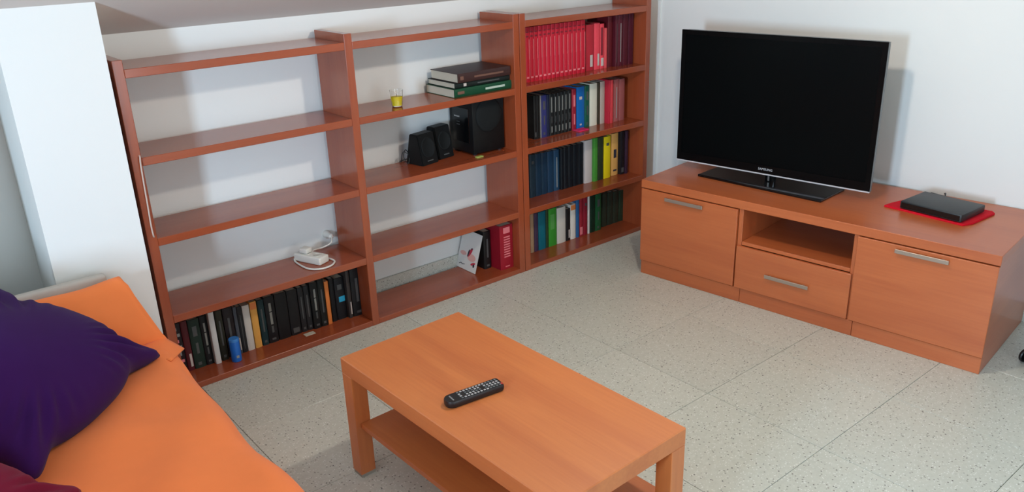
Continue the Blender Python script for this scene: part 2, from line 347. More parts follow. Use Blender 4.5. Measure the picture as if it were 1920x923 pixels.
ROW_LEFT = [
    (-1.820, 0.034, 0.12, 0.232, 'black paperback with white patterned spine', (34, 22, 26), 'pattern'),
    (-1.785, 0.028, 0.12, 0.233, 'maroon hardback with white foot label', (84, 26, 32), 'foot'),
    (-1.755, 0.048, 0.12, 0.228, 'dark bottle green paperback', (30, 46, 38), 'marks'),
    (-1.706, 0.033, 0.12, 0.230, 'black paperback with white title', (24, 24, 26), 'title'),
    (-1.672, 0.024, 0.1, 0.244, 'white hardback', (206, 204, 200), ''),
    (-1.641, 0.030, 0.11, 0.237, 'olive black hardback', (40, 40, 30), 'marks_dim'),
    (-1.605, 0.044, 0.12, 0.233, 'brown black hardback behind the blue tin', (34, 26, 28), 'marks_dim'),
    (-1.559, 0.015, 0.12, 0.227, 'thin slate grey paperback', (74, 78, 86), 'foot'),
    (-1.543, 0.023, 0.12, 0.222, 'black paperback with long white stripe', (36, 36, 38), 'line'),
    (-1.518, 0.032, 0.12, 0.219, 'white paperback', (204, 198, 190), ''),
    (-1.483, 0.031, 0.12, 0.225, 'pale orange paperback', (226, 166, 82), 'orange'),
    (-1.449, 0.030, 0.12, 0.223, 'thin teal black paperback', (24, 50, 54), 'marks_dim'),
    (-1.417, 0.046, 0.12, 0.227, 'thick black paperback with white vertical title', (24, 24, 26), 'title'),
    (-1.368, 0.057, 0.12, 0.226, 'thick plain black hardback', (22, 22, 24), ''),
    (-1.309, 0.050, 0.12, 0.223, 'thick black hardback with grey foot mark', (26, 26, 28), 'foot_dim'),
    (-1.256, 0.027, 0.12, 0.223, 'charcoal paperback', (36, 36, 38), 'marks_dim'),
    (-1.227, 0.027, 0.12, 0.223, 'charcoal paperback with faint grey title', (38, 38, 40), 'marks_dim'),
    (-1.199, 0.038, 0.11, 0.232, 'black paperback with big white vertical title', (22, 24, 24), 'title'),
    (-1.160, 0.032, 0.11, 0.235, 'black paperback with grey emblem', (24, 28, 26), 'marks_dim'),
    (-1.126, 0.020, 0.11, 0.219, 'thin orange paperback', (214, 122, 60), ''),
    (-1.098, 0.025, 0.12, 0.220, 'plain black paperback', (22, 22, 24), ''),
    (-1.071, 0.050, 0.12, 0.213, 'black paperback with cyan patch', (26, 26, 30), 'cyan'),
    (-1.019, 0.019, 0.1, 0.243, 'dark paperback with white foot and grey top', (60, 54, 52), 'foot'),
    (-0.996, 0.057, 0.1, 0.244, 'thick black hardback', (28, 28, 30), 'marks_dim'),
]

# ---------------------------------------------------------------- bookcases
Z4 = [1.3226, .9990, .6797, .3486, .0268]; TS = .0316; H = 1.357; D = .265; ST = .0363; WA = .9182; WB = .921
def bookcase(name, label, uprights, loc):
    b = thing(name, label, 'bookcase', loc)
    for x in uprights: bxo('upright', (x, x+ST, 0, D, 0, H), WZ, b)
    for x0, x1 in zip(uprights, uprights[1:]):
        for z in Z4: bxo('shelf', (x0+ST+.0004, x1-.0004, .0006, D-.002, max(z-TS, .0005), z), WX, b)
    return b
bookcase('bookcase', 'wide double low open bookcase in orange cherry wood along the back wall', [-2*WA-ST, -WA-ST, -ST], (0, 0, 0))
bookcase('bookcase', 'single narrower cherry wood bookcase full of books beside the television', [.004, .004+WB+.001], (0, 0, 0))

# ---------------------------------------------------------------- books
PAGES = mat('paper_pages', (196, 186, 166), .8, .2, var=.06, scale=200)
PALE = mat('pale_print', (150, 148, 142), .55); DIM = mat('dim_print', (78, 78, 78), .55); PINK = mat('pink_print_highlight', (220, 120, 126), .5)
GOLD = mat('rose_print_highlight', (224, 128, 130), .4); LABELW = mat('white_label', (196, 184, 176), .6); ORNG = mat('orange_print', (222, 128, 66), .55)
SER = mat('faded_print', (132, 132, 126), .55); GRN = mat('green_print', (84, 152, 72), .55); CYAN = mat('cyan_print', (40, 160, 200), .5); DARKP = mat('dark_print', (52, 50, 60), .55); REDP = mat('dark_red_print', (120, 20, 34), .5)
def cover_mat(c): return mat('cover_%d_%d_%d' % c, c, .45, .28, var=.05, scale=18)
def spine_marks(opt, t, h):
    """(x0, x1, z0, z1, material, name) of the printed patches and painted highlights on a spine"""
    u = lambda a, b, c, d, m, n='title_print': (a*t, b*t, c*h, d*h, m, n)
    T = {'enc': [u(.74, .93, .42, .78, GOLD, 'spine_line'), u(.80, .92, .10, .42, PINK, 'spine_line'), u(.12, .68, .82, .85, REDP), u(.12, .68, .90, .92, REDP), u(.12, .68, .07, .10, GOLD)],  # enc: the pale spine lines are painted highlights along the hinge
         'foot': [u(.5, .85, .08, .34, LABELW, 'foot_label')], 'foot_dim': [u(.2, .8, .05, .16, DIM, 'foot_label')], 'foot_pink': [u(.1, .9, .04, .24, PINK, 'foot_label')],
         'panel': [u(.1, .55, .3, .92, REDP), u(.15, .8, .06, .24, LABELW, 'foot_label')], 'line': [u(.42, .56, .08, .82, PALE if t > .025 else DIM, 'spine_line')],
         'marks': [u(.38, .6, .30, .52, DIM), u(.3, .68, .66, .86, PALE if t < .03 else DIM), u(.3, .6, .06, .12, DIM)],
         'marks_dim': [u(.38, .6, .3, .8, DIM), u(.3, .7, .06, .11, DIM)], 'pinkmarks': [u(.3, .7, .58, .86, PINK), u(.35, .65, .14, .4, PINK)],
         'series': [u(.34, .58, .56, .92, SER), u(.38, .55, .30, .46, DIM), u(.34, .58, .07, .22, SER, 'foot_label')],
         'emblem': [u(.3, .65, .70, .77, LABELW, 'emblem'), u(.35, .6, .08, .12, LABELW)], 'emblem_dim': [u(.3, .7, .78, .85, DIM, 'emblem')],
         'emblem_dark': [u(.3, .7, .42, .62, DARKP, 'emblem'), u(.25, .75, .1, .14, DARKP)], 'emblem_green': [u(.2, .7, .45, .85, GRN, 'emblem')],
         'orange': [u(.05, .95, .84, .985, ORNG, 'top_band')], 'cyan': [u(.3, .95, .42, .55, CYAN, 'emblem'), u(.25, .7, .72, .84, DIM)],
         'title': [u(.38, .62, .40, .66, SER), u(.38, .62, .68, .86, SER), u(.40, .60, .22, .36, DIM), u(.3, .7, .06, .10, DIM)],
         'pattern': [u(.2, .5, .86, .92, PALE), u(.45, .8, .74, .80, PALE), u(.2, .55, .62, .68, PINK), u(.4, .8, .50, .56, PALE), u(.2, .6, .36, .43, PALE), u(.4, .8, .22, .28, PINK), u(.2, .6, .08, .15, PALE)]}
    return T.get(opt, [])
def book(name, label, t, h, d, c, opt='', group=None, marks=None):
    b = thing(name, label, 'book', group=group)
    cm = cover_mat(c); k = .0022; n = 5; bul = min(.004, t*.14)
    outer = [(0, d)] + [(t*.5-t*.5*math.cos(math.pi*i/n), bul-bul*math.sin(math.pi*i/n)) for i in range(n+1)] + [(t, d)]
    inner = [(t-k, d), (t-k, bul+k), (k, bul+k), (k, d)]
    bm = bmesh.new(); prism(bm, outer+inner, 0, h); smooth_angle(obj('cover', bm, cm, b), 40)
    bxo('pages', (k+.0002, t-k-.0002, bul+k+.0004, d-.004, .0025, h-.003), PAGES, b, bev=0)
    for x0, x1, z0, z1, m, nm in (marks or spine_marks(opt, t, h)):
        # printed patch or painted highlight: a thin curved skin on the rounded spine
        def yy(x): a = math.acos(max(-1, min(1, 1-2*x/t))); return bul-bul*math.sin(a)
        xs = [x0+(x1-x0)*i/4 for i in range(5)]
        bm = bmesh.new(); prism(bm, [(x, yy(x)-.0005) for x in xs]+[(x, yy(x)+.0008) for x in reversed(xs)], z0, z1); obj(nm, bm, m, b)
    return b
ORD = ['first', 'second', 'third', 'fourth', 'fifth', 'sixth', 'seventh', 'eighth', 'ninth', 'tenth', 'eleventh', 'twelfth', 'thirteenth', 'fourteenth', 'fifteenth', 'sixteenth',
       'seventeenth', 'eighteenth', 'nineteenth', 'twentieth', 'twenty-first', 'twenty-second', 'twenty-third', 'twenty-fourth', 'twenty-fifth']
def book_row(row, z, where, group):
    enc = None
    for i, (x, w, y, h, desc, c, opt) in enumerate(row):
        lab = '%s, %s from left, %s' % (desc, ORD[i], where)
        g = 'red encyclopedia volumes' if opt == 'enc' else group
        nm = 'encyclopedia_volume' if opt == 'enc' else 'book'
        if opt == 'enc' and enc:
            b = enc.copy(); COL.objects.link(b); b['label'] = lab
            for ch in enc.children:
                k = ch.copy(); COL.objects.link(k); k.parent = b
            b.scale = ((w-.0008)/enc_w, 1, 1)
        else:
            w2 = w-.0008
            b = book(nm, lab, w2, h, min(.19 if opt == 'enc' else .165, YB-.018-y), c, opt, g)
            if opt == 'enc': enc, enc_w = b, w2
        b.location = (x, y, z)
book_row(ROW_TOP, Z4[1], 'top row, right bookcase', 'books in the top row of the right bookcase')
book_row(ROW_SECOND, Z4[2], 'second row, right bookcase', 'books in the second row of the right bookcase')
book_row(ROW_THIRD, Z4[3], 'third row, right bookcase', 'books in the third row of the right bookcase')
book_row(ROW_BOTTOM, Z4[4], 'bottom row, right bookcase', 'books in the bottom row of the right bookcase')
book_row(ROW_LEFT, Z4[4], 'bottom left bay, wide bookcase', 'books in the bottom left bay of the wide bookcase')
# small flat books and slips on those shelves
b = book('book', 'thin hot pink booklet lying flat before the bright blue paperback', .006, .075, .05, (226, 40, 96)); b.rotation_euler = (0, R(90), 0); b.location = (.470, .066, Z4[2]+.0062)
tag(bxo('paper_slip', (-1.265, -1.215, .07, .10, Z4[4], Z4[4]+.002), PAGES), 'small cream paper slip before the charcoal books, bottom left bay', 'paper')
# blue tin in front of the books
t = thing('tin', 'small bright blue cylindrical tin before dark books, bottom left bay', 'tin', (-1.592, .075, Z4[4]))
BLUE = mat('blue_tin', (20, 100, 190), .35, .5)
bm = bmesh.new(); lathe(bm, [(.020, 0), (.0215, .002), (.0215, .096), (.020, .099)], 24); smooth_angle(obj('body', bm, BLUE, t))
bm = bmesh.new(); lathe(bm, [(.0222, .096), (.0222, .106), (.020, .108)], 24); smooth_angle(obj('lid', bm, mat('blue_lid', (60, 130, 205), .35), t))
bm = bmesh.new(); box(bm, -.006, .006, -.0222, -.0212, .02, .032); obj('print_patch', bm, PALE, t)

# stack of three large books lying flat, spines to the room, tops to the left
def lying(label, x0, x1, y0, y1, z0, z1, c, marks, rz=0):
    t, h, d = z1-z0-.0006, x1-x0, y1-y0
    b = book('book', label, t, h, d, c, group='large books lying in a stack', marks=[(a*t, bb*t, cc*h, dd*h, m, n) for a, bb, cc, dd, m, n in marks])
    b.rotation_euler = (0, R(90), rz); b.location = (x0, y0, z1-.0003)
SILV = mat('silver_print', (176, 190, 176), .45); DKG = mat('brown_print', (110, 76, 62), .5)
lying('green hardback with pale title at the bottom of the stack', -.386, -.030, .026, .268, Z4[1], 1.0405, (16, 66, 42), [(.35, .6, .52, .86, SILV, 'title_print'), (.3, .62, .05, .16, DKG, 'emblem')])
lying('slim black green hardback with white emblem, middle of the stack', -.376, -.040, .034, .262, 1.041, 1.0675, (22, 30, 28), [(.2, .75, .15, .20, LABELW, 'emblem'), (.4, .6, .4, .8, DIM, 'title_print')])
lying('thick dark brown hardback on top of the stack', -.366, -.046, .020, .250, 1.068, 1.112, (58, 36, 34), [(.42, .62, .3, .86, DKG, 'title_print'), (.3, .7, .04, .10, DKG, 'emblem')])

# yellow candle in a glass
c = thing('candle_glass', 'small yellow candle in a clear glass on the wide bookcase', 'candle', (-.673, .082, Z4[1]))
CG = mat('candle_glass_wall', (252, 252, 250), .02, .5, trans=1)
bm = bmesh.new(); lathe(bm, [(.021, 0), (.024, .003), (.031, .076), (.0293, .076), (.0225, .006)], 32); smooth_angle(obj('glass', bm, CG, c), 50)
bm = bmesh.new(); lathe(bm, [(.0223, .0062), (.0268, .048), (.012, .047), (0.002, .0475)], 28); smooth_angle(obj('wax', bm, mat('yellow_wax', (250, 226, 20), .4), c), 50)
bm = bmesh.new(); tube(bm, [(0, 0, .047), (.001, 0, .054), (.002, .001, .058)], .0009, 6, 3); obj('wick', bm, DARKP, c)

# satellite speakers and subwoofer
MESHK = mat('speaker_grille', (20, 23, 24), .75, .2, var=.15, scale=400); KBOX = mat('speaker_box', (11, 12, 13), .5, .25)
def satellite(label, loc, rz, w, h):
    s = thing('satellite_speaker', label, 'speaker', loc, rz, 'small desktop speakers')
    # wedge cabinet: front leans back, back tapers
    bm = bmesh.new(); prism(bm, [(0, 0), (.030, h), (.085, h), (.115, .02), (.115, 0)], -w/2, w/2, axis=0)
    bmesh.ops.bevel(bm, geom=bm.edges[:], offset=.004, segments=2, affect='EDGES'); smooth_angle(obj('cabinet', bm, KBOX, s), 40)
    a = math.atan2(.030, h)
    def on(u, v, p): return (u, v*math.sin(a)-p*math.cos(a), v*math.cos(a)+p*math.sin(a))
    bm = bmesh.new(); lathe(bm, [(w*.40, 0), (w*.40, .003), (w*.36, .005), (w*.34, .003), (.001, .0045)], 28)
    for v in bm.verts: v.co = on(v.co.x, h*.56+v.co.y*1.15, v.co.z)
    smooth_angle(obj('grille', bm, MESHK, s), 50)
    bm = bmesh.new(); box(bm, -w*.17, w*.17, h*.115, h*.145, 0, .0012)
    for v in bm.verts: v.co = on(*v.co)
    obj('logo_plate', bm, DIM, s)
    return s
satellite('small black desktop speaker on the left of the pair', (-.486, .116, Z4[2]), R(11), .112, .150)
satellite('small black desktop speaker standing next to the subwoofer', (-.362, .154, Z4[2]), R(9), .104, .160)
bm = bmesh.new(); tube(bm, [(-.535, .225, Z4[2]+.03), (-.565, .215, Z4[2]+.07), (-.588, .20, Z4[2]+.04), (-.572, .19, Z4[2]+.006), (-.556, .20, Z4[2]+.04), (-.578, .22, Z4[2]+.06), (-.584, .23, Z4[2]+.012), (-.55, .265, Z4[2]+.006), (-.3, .272, Z4[2]+.006)], .0022, 6)
tag(obj('speaker_cable', bm, BLACKP, smooth=True), 'thin black cable coiled left of the small speakers', 'cable')
s = thing('subwoofer', 'tall black subwoofer box with round front grille under the stacked books', 'speaker', (-.148, .082, Z4[2]))
bm = bmesh.new(); box(bm, -.1, .1, 0, .196, .008, .278, bev=.004, seg=2); smooth_angle(obj('cabinet', bm, KBOX, s))
bm = bmesh.new(); lathe(bm, [(.080, 0), (.080, -.004), (.074, -.008), (.055, -.011), (.001, -.012)], 40, axis='y')
for v in bm.verts: v.co.z = v.co.z*1.08+.196
smooth_angle(obj('grille', bm, MESHK, s), 60)
bm = bmesh.new(); box(bm, -.103, -.0995, .03, .165, .06, .235, bev=.001); obj('side_panel', bm, GLOSSK, s)
bm = bmesh.new(); box(bm, -.1045, -.103, .105, .15, .185, .192); obj('control_label', bm, PALE, s)
for k in range(2):
    bm = bmesh.new(); box(bm, -.1042, -.103, .105, .13, .160-.014*k, .163-.014*k); obj('panel_print', bm, DIM, s)
for x in (-.08, .08):
    for y in (.02, .175):
        bm = bmesh.new(); lathe(bm, [(.011, 0), (.012, .008)], 12, x, y); obj('foot', bm, BLACKP, s)
tag(bxo('paper_tab', (-.262, -.222, .036, .058, Z4[2], Z4[2]+.006), mat('yellow_green_card', (160, 172, 84), .6)), 'tiny yellow green tab at the foot of the subwoofer', 'tab')

# leaflet, black book and red books in the bottom right bay of the wide bookcase
lf = thing('leaflet', 'white illustrated leaflet leaning against the black book', 'leaflet', (-.262, .192, Z4[4]+.0015), 0)
CARD = mat('white_card', (222, 220, 214), .5)
def card(name, u0, u1, v0, v1, m, off, poly=None):
    bm = bmesh.new(); a = R(17)
    pts = poly or [(u0, v0), (u1, v0), (u1, v1), (u0, v1)]
    prism(bm, pts, 0, .0012)
    for v in bm.verts: u, w_, q = v.co; v.co = (w_*math.sin(a)-(q+off)*math.cos(a)+.0012, -u, w_*math.cos(a)+(q+off)*math.sin(a)*1)
    return obj(name, bm, m, lf)
card('sheet', -.085, .085, 0, .212, CARD, 0)
def blob(cx, cy, rx, ry, n=12, rot=0):
    return [(cx+rx*math.cos(2*math.pi*k/n)*math.cos(rot)-ry*math.sin(2*math.pi*k/n)*math.sin(rot), cy+rx*math.cos(2*math.pi*k/n)*math.sin(rot)+ry*math.sin(2*math.pi*k/n)*math.cos(rot)) for k in range(n)]
BLUSH = mat('blush_print', (224, 170, 160), .6); RED = mat('red_print', (200, 40, 66), .5)
card('printed_wash', 0, 0, 0, 0, BLUSH, .0013, blob(.03, .075, .036, .020)); card('printed_wash', 0, 0, 0, 0, BLUSH, .0013, blob(-.045, .085, .026, .012))
card('printed_figure', 0, 0, 0, 0, RED, .0016, blob(.012, .100, .010, .030, rot=-.5)); card('printed_figure', 0, 0, 0, 0, DARKP, .0019, blob(.000, .094, .006, .022, rot=-.2))
card('printed_figure', 0, 0, 0, 0, RED, .0019, blob(.052, .046, .020, .007, rot=.4)); card('printed_figure', 0, 0, 0, 0, DARKP, .0022, blob(.060, .038, .007, .010)); card('printed_figure', 0, 0, 0, 0, DARKP, .0019, blob(.022, .122, .006, .005))
card('printed_line', -.062, -.018, .022, .028, DARKP, .0013, [(-.064, .020), (-.05, .027), (-.036, .022), (-.016, .027), (-.016, .030), (-.036, .026), (-.05, .031), (-.064, .024)])
b = book('book', 'black paperback standing between the leaflet and the red volumes', .046, .214, .15, (26, 24, 24), 'marks_dim'); b.location = (-.180, .125, Z4[4])
b = book('book', 'thick crimson volume with white emblem at the right end, wide bookcase', .088, .250, .2, (150, 24, 40), marks=[(.022, .066, .205, .238, PINK, 'emblem')]+[(.024, .066, .20-.014*k-.02, .20-.014*k-.013, PINK, 'title_print') for k in range(9)]+[(.03, .06, .012, .018, PINK, 'title_print')]); b.location = (-.127, .050, Z4[4])

# power strip with a plug and a loop of cable, bottom-but-one shelf of the left bay
p = thing('power_strip', 'white plug adapter with a looped cable on the wide bookcase', 'power strip', (-1.158, .155, Z4[3]), R(22))
bm = bmesh.new(); box(bm, -.032, .032, -.085, .07, 0, .036, bev=.006, seg=3); smooth_angle(obj('body', bm, WHITEP, p), 40)
for k in range(2):
    bm = bmesh.new(); lathe(bm, [(.020, .036), (.020, .0385), (.017, .0385), (.016, .0365)], 20, 0, -.045+.06*k); smooth_angle(obj('socket_rim', bm, mat('white_plastic_rim', (206, 202, 192), .4), p))
bm = bmesh.new(); box(bm, -.02, .02, .0, .045, .0385, .062, bev=.005, seg=2); smooth_angle(obj('plug', bm, WHITEP, p), 40)
zc = Z4[3]+.005
bm = bmesh.new(); tube(bm, [(-1.19, .23, zc+.01), (-1.215, .2, zc), (-1.222, .13, zc), (-1.215, .065, zc), (-1.19, .03, zc), (-1.155, .018, zc), (-1.115, .028, zc), (-1.085, .06, zc), (-1.085, .10, zc), (-1.105, .15, zc), (-1.13, .2, zc)], .0042, 8)
tag(obj('power_cable', bm, WHITEP, smooth=True), 'white cable looped in front of the plug adapter', 'cable')
pl = thing('plug', 'small white wall plug behind the plug adapter', 'plug', (-1.0, .262, Z4[3]+.055)); bm = bmesh.new(); lathe(bm, [(.019, .0295), (.019, .012), (.013, 0), (.013, -.022), (.006, -.03)], 18, axis='y'); smooth_angle(obj('plug_body', bm, WHITEP, pl))
bm = bmesh.new(); tube(bm, [(0, -.03, 0), (-.02, -.05, -.02), (-.06, -.04, -.035), (-.10, -.03, -.04), (-.15, -.05, -.045)], .0035, 8); obj('cord', bm, WHITEP, pl, True)
bm = bmesh.new(); tube(bm, [(-1.838, .06, 1.004), (-1.842, -.003, 1.008), (-1.846, -.010, .98), (-1.848, -.008, .90), (-1.850, -.009, .82), (-1.852, -.008, .74), (-1.850, -.006, .695), (-1.838, .03, .688), (-1.82, .12, .685)], .003, 8)
tag(obj('white_cable', bm, mat('cream_cable', (196, 176, 164), .5), smooth=True), 'white cable hanging down the left upright of the wide bookcase', 'cable')

# ---------------------------------------------------------------- television stand
A = .11651
def tv_local(l, d, z): return Vector((.43422+d*math.cos(A)+l*math.sin(A), -.43066+d*math.sin(A)-l*math.cos(A), z))
ts = thing('tv_stand', 'long low cherry wood television stand against the right wall', 'tv stand', (.43422, -.43066, 0), A)
# local frame: x = depth towards the wall, y = minus the length
DP, LN, HT = .645, 1.672, .520
def ty(a, b): return (-b, -a)
SW = wood('stand_wood_y', (172, 86, 46), (192, 105, 58), 1, .32); SWZ = wood('stand_wood_z', (168, 84, 46), (186, 100, 56), 2, .3); SWX = wood('stand_wood_x', (168, 84, 46), (186, 100, 56), 0, .3)
DK_SHADED = wood('stand_inside_shaded', (92, 40, 28), (108, 50, 34), 1, .5)  # darker than the fronts: the niche's shade is put into this colour
bxo('top_board', (0, DP, *ty(0, LN), HT-.042, HT), SW, ts, .002)
zt = HT-.0425
for a, b in ((.006, .024), (LN-.030, LN-.004)): bxo('side_panel', (.018, DP-.01, *ty(a, b), 0, zt), SWX, ts)
for a, b in ((.556, .578), (1.104, 1.126)): bxo('divider', (.010, DP-.02, *ty(a, b), .075, zt), SWZ, ts)
bxo('back_panel', (DP-.02, DP-.012, *ty(.03, LN-.03), .0, zt), DK_SHADED, ts)
bxo('niche_shelf', (.012, DP-.03, *ty(.5785, 1.1035), .296, .314), SW, ts)
bxo('niche_back', (DP*.72, DP*.72+.01, *ty(.5785, 1.1035), .3145, zt-.001), DK_SHADED, ts)
bxo('bottom_board', (.02, DP-.03, *ty(.03, LN-.03), .0755, .09), DK_SHADED, ts)
for a, b in ((.006, .588), (.590, 1.142), (1.144, LN-.004)): bxo('plinth', (.006, .024, *ty(a, b), .0, .0735), SW, ts)
def handle(parent, a, b, z):
    h = bmesh.new(); box(h, -.022, -.017, -b, -a, z-.009, z+.009, bev=.0015)
    box(h, -.0175, .001, -a-.03, -a-.02, z-.006, z+.006); box(h, -.0175, .001, -b+.02, -b+.03, z-.006, z+.006); return obj('handle', h, STEEL, parent)
dl = bxo('door', (-.004, .0175, *ty(.004, .553), .078, zt-.004), SW, ts, .002); handle(dl, .155, .372, .447)
dw = bxo('drawer', (-.006, .0115, *ty(.562, 1.116), .078, .294), SW, ts, .002); handle(dw, .722, .936, .181)
dr = bxo('door', (-.004, .0175, *ty(1.124, LN-.002), .078, zt-.004), SW, ts, .002); handle(dr, 1.285, 1.495, .452)

# television
tv = thing('television', 'large flat black television on a glossy stand, screen off', 'television', tuple(tv_local(.535, .315, HT)), .0)
yawT = .152; c0 = Vector((.81, -.912, 0))
tv.location = (c0.x, c0.y, HT); tv.rotation_euler = (0, 0, yawT)
W, Hh, zb = 1.010, .672, .050          # local: x = away from the viewer, y = minus the width
bm = bmesh.new(); box(bm, .006, .048, -W/2+.004, W/2-.004, zb+.004, zb+Hh-.002, bev=.012, seg=3); smooth_angle(obj('rear_shell', bm, BLACKP, tv))
bm = bmesh.new(); bw = .024
for d in ((-.004, .012, -W/2, -W/2+bw, zb, zb+Hh), (-.004, .012, W/2-bw, W/2, zb, zb+Hh), (-.004, .012, -W/2+bw, W/2-bw, zb, zb+.040), (-.004, .012, -W/2+bw, W/2-bw, zb+Hh-bw, zb+Hh)): box(bm, *d)
obj('bezel', bm, mat('bezel_black', (9, 10, 11), .2, .12), tv)
bxo('screen', (-.001, .01, -W/2+bw+.0003, W/2-bw-.0003, zb+.0403, zb+Hh-bw-.0003), mat('screen_glass', (6, 9, 10), .25, .08), tv, 0)
ACR = mat('clear_trim', (190, 188, 190), .2, .5)
bxo('bottom_trim', (-.0055, .010, -W/2, W/2, zb-.007, zb-.0003), ACR, tv, .001)
bxo('side_trim', (-.0045, .012, -W/2-.0035, -W/2-.0003, zb, zb+Hh), mat('grey_trim', (96, 100, 100), .3), tv, .0008)
text_mesh('logo_lettering', 'SAMSUNG', .0165, mat('logo_silver', (190, 192, 196), .4), tv, (-.0045, .004, zb+.021), (R(90), 0, R(-90)))
bm = bmesh.new(); box(bm, .012, .036, -.040, .012, .010, zb+.08, bev=.006, seg=2); smooth_angle(obj('stand_neck', bm, GLOSSK, tv))
bm = bmesh.new(); box(bm, -.004, .012, -.019, -.009, .014, zb-.008, bev=.003); obj('neck_highlight', bm, mat('chrome', (200, 204, 210), .1, .5, metal=1), tv)
pf = tv_local(.535, .325, 0)
bm = bmesh.new(); box(bm, -.12, .12, -.335, .335, 0, .012, bev=.003, seg=2)
o = obj('stand_base', bm, GLOSSK, tv); o.parent = tv
off = Matrix.Rotation(-yawT, 3, 'Z') @ Vector((pf.x-c0.x, pf.y-c0.y, 0)); o.location = (off.x, off.y, .0); o.rotation_euler = (0, 0, .075-yawT)

# red cloth and set-top box
cl = bmesh.new(); pts = [(1.105, .312), (1.20, .300), (1.345, .275), (1.452, .256), (1.478, .30), (1.512, .49), (1.495, .515), (1.40, .505), (1.20, .50), (1.16, .485), (1.118, .36)]
prism(cl, [tuple(tv_local(l, d, 0)[:2]) for l, d in pts], HT, HT+.009); bmesh.ops.bevel(cl, geom=cl.edges[:], offset=.002, segments=2, affect='EDGES')
tag(smooth_angle(obj('folded_cloth', cl, mat('red_cloth', (200, 14, 34), .85, .2, var=.08, scale=40, bump=.3))), 'folded bright red cloth lying on the television stand', 'cloth')
bxp = tv_local(1.325, .385, HT+.0095)
st = thing('set_top_box', 'flat black box with rounded edges lying on the red cloth', 'set-top box', tuple(bxp), A-.16)
bm = bmesh.new(); box(bm, -.105, .105, -.135, .135, .003, .036, bev=.005, seg=2); smooth_angle(obj('case', bm, mat('box_black', (34, 38, 40), .45, .5, var=.1, scale=200), st), 40)
bxo('front_panel', (-.1065, -.1048, -.128, .128, .008, .031), GLOSSK, st)
for sx in (-.08, .08):
    for sy in (-.11, .11):
        bm = bmesh.new(); lathe(bm, [(.008, 0), (.008, .004)], 10, sx, sy); obj('foot', bm, BLACKP, st)
P = lambda l, d, z: tuple(tv_local(l, d, z))
bm = bmesh.new(); tube(bm, [P(1.30, .485, HT+.03), P(1.295, .52, HT+.045), P(1.28, .56, HT+.035), P(1.27, .60, HT+.01), P(1.20, .635, HT+.004)], .0028, 6)
tag(obj('box_cable', bm, BLACKP, smooth=True), 'thin black cable behind the flat black box', 'cable')

# ---------------------------------------------------------------- coffee table and remote
ct = thing('coffee_table', 'low orange wood coffee table with open lower shelf', 'coffee table', (-1.5652, -1.9659, 0), .02371)
GW, GL, GH, LG = .4922, 1.032, .45, .056
bxo('tabletop', (0, GW, 0, GL, GH-.056, GH), TBL, ct, .0025)
for x in (.0006, GW-LG-.0006):
    for y in (.0006, GL-LG-.0006):
        lg = bxo('leg', (x, x+LG, y, y+LG, .012, GH-.0563), TBZ, ct, .0015)
        bxo('foot_pad', (x+.002, x+LG-.002, y+.002, y+LG-.002, 0, .0118), mat('grey_felt', (150, 146, 136), .8), lg, 0)
bxo('lower_shelf', (.030, GW-.030, LG*.5, GL-LG*.5, .205, .222), TBL, ct, .001) if False else None
bm = bmesh.new()
prism(bm, [(.018, LG+.002), (GW-.018, LG+.002), (GW-.018, GL-LG-.002), (.018, GL-LG-.002)], .196, .214); obj('lower_shelf', bm, TBL, ct)

rm = thing('remote_control', 'black television remote with small pale buttons on the coffee table', 'remote control', (-1.412, -1.428, .4505), R(-7))
def rrect(hl, hw, n=8, fl=.9, fr=.35):
    pts = []
    for cx, r in ((hl, fr), (-hl, fl)):
        s = 1 if cx > 0 else -1; rr = hw*r
        for q in ((-1, 1) if s > 0 else (1, -1)):
            for k in range(n+1):
                a = math.pi/2*k/n
                if s > 0: px, py = (math.sin(a), -math.cos(a)) if q < 0 else (math.cos(a), math.sin(a))
                else: px, py = (-math.sin(a), math.cos(a)) if q > 0 else (-math.cos(a), -math.sin(a))
                pts.append((cx-s*rr+px*rr, q*(hw-rr)+py*rr))
    return pts
bm = bmesh.new(); rings = []
for sc_, z in ((.86, 0), (.97, .005), (1, .012), (.985, .018), (.93, .0215)):
    rings.append([bm.verts.new((x*(1-(1-sc_)*.24), y*sc_, z)) for x, y in rrect(.096, .0255)])
for a, b in zip(rings, rings[1:]):
    n = len(a)
    for k in range(n): bm.faces.new((a[k], a[(k+1) % n], b[(k+1) % n], b[k]))
bm.faces.new(rings[0]); bm.faces.new(rings[-1])
smooth_angle(obj('body', bm, mat('remote_black', (22, 20, 22), .4, .5), rm), 40)
BTN = mat('pale_button', (170, 166, 164), .5); BTD = mat('grey_button', (96, 100, 100), .5)
bm = bmesh.new(); bd = bmesh.new()
for i in range(13):
    for j in range(4):
        x, y = .084-i*.0108, -.0165+j*.011
        if i in (5, 11) and j in (1, 2): continue
        (lambda t: box(t, x-.0034, x+.0034, y-.0030, y+.0030, .0212, .0232, bev=.0008))(bm if (i*3+j*2+i//4) % 3 else bd)
o = obj('buttons', bm, BTN, rm); o['kind'] = 'stuff'
o = obj('buttons_grey', bd, BTD, rm); o.name = 'grey_buttons'; o['kind'] = 'stuff'
bxo('power_button', (.088, .0925, -.020, -.010, .0212, .0236), mat('red_button', (190, 50, 40), .5), rm, .0008)
text_mesh('logo_lettering', 'SAMSUNG', .0062, BTN, rm, (-.074, 0, .0219), (0, 0, R(-90)), .0003)

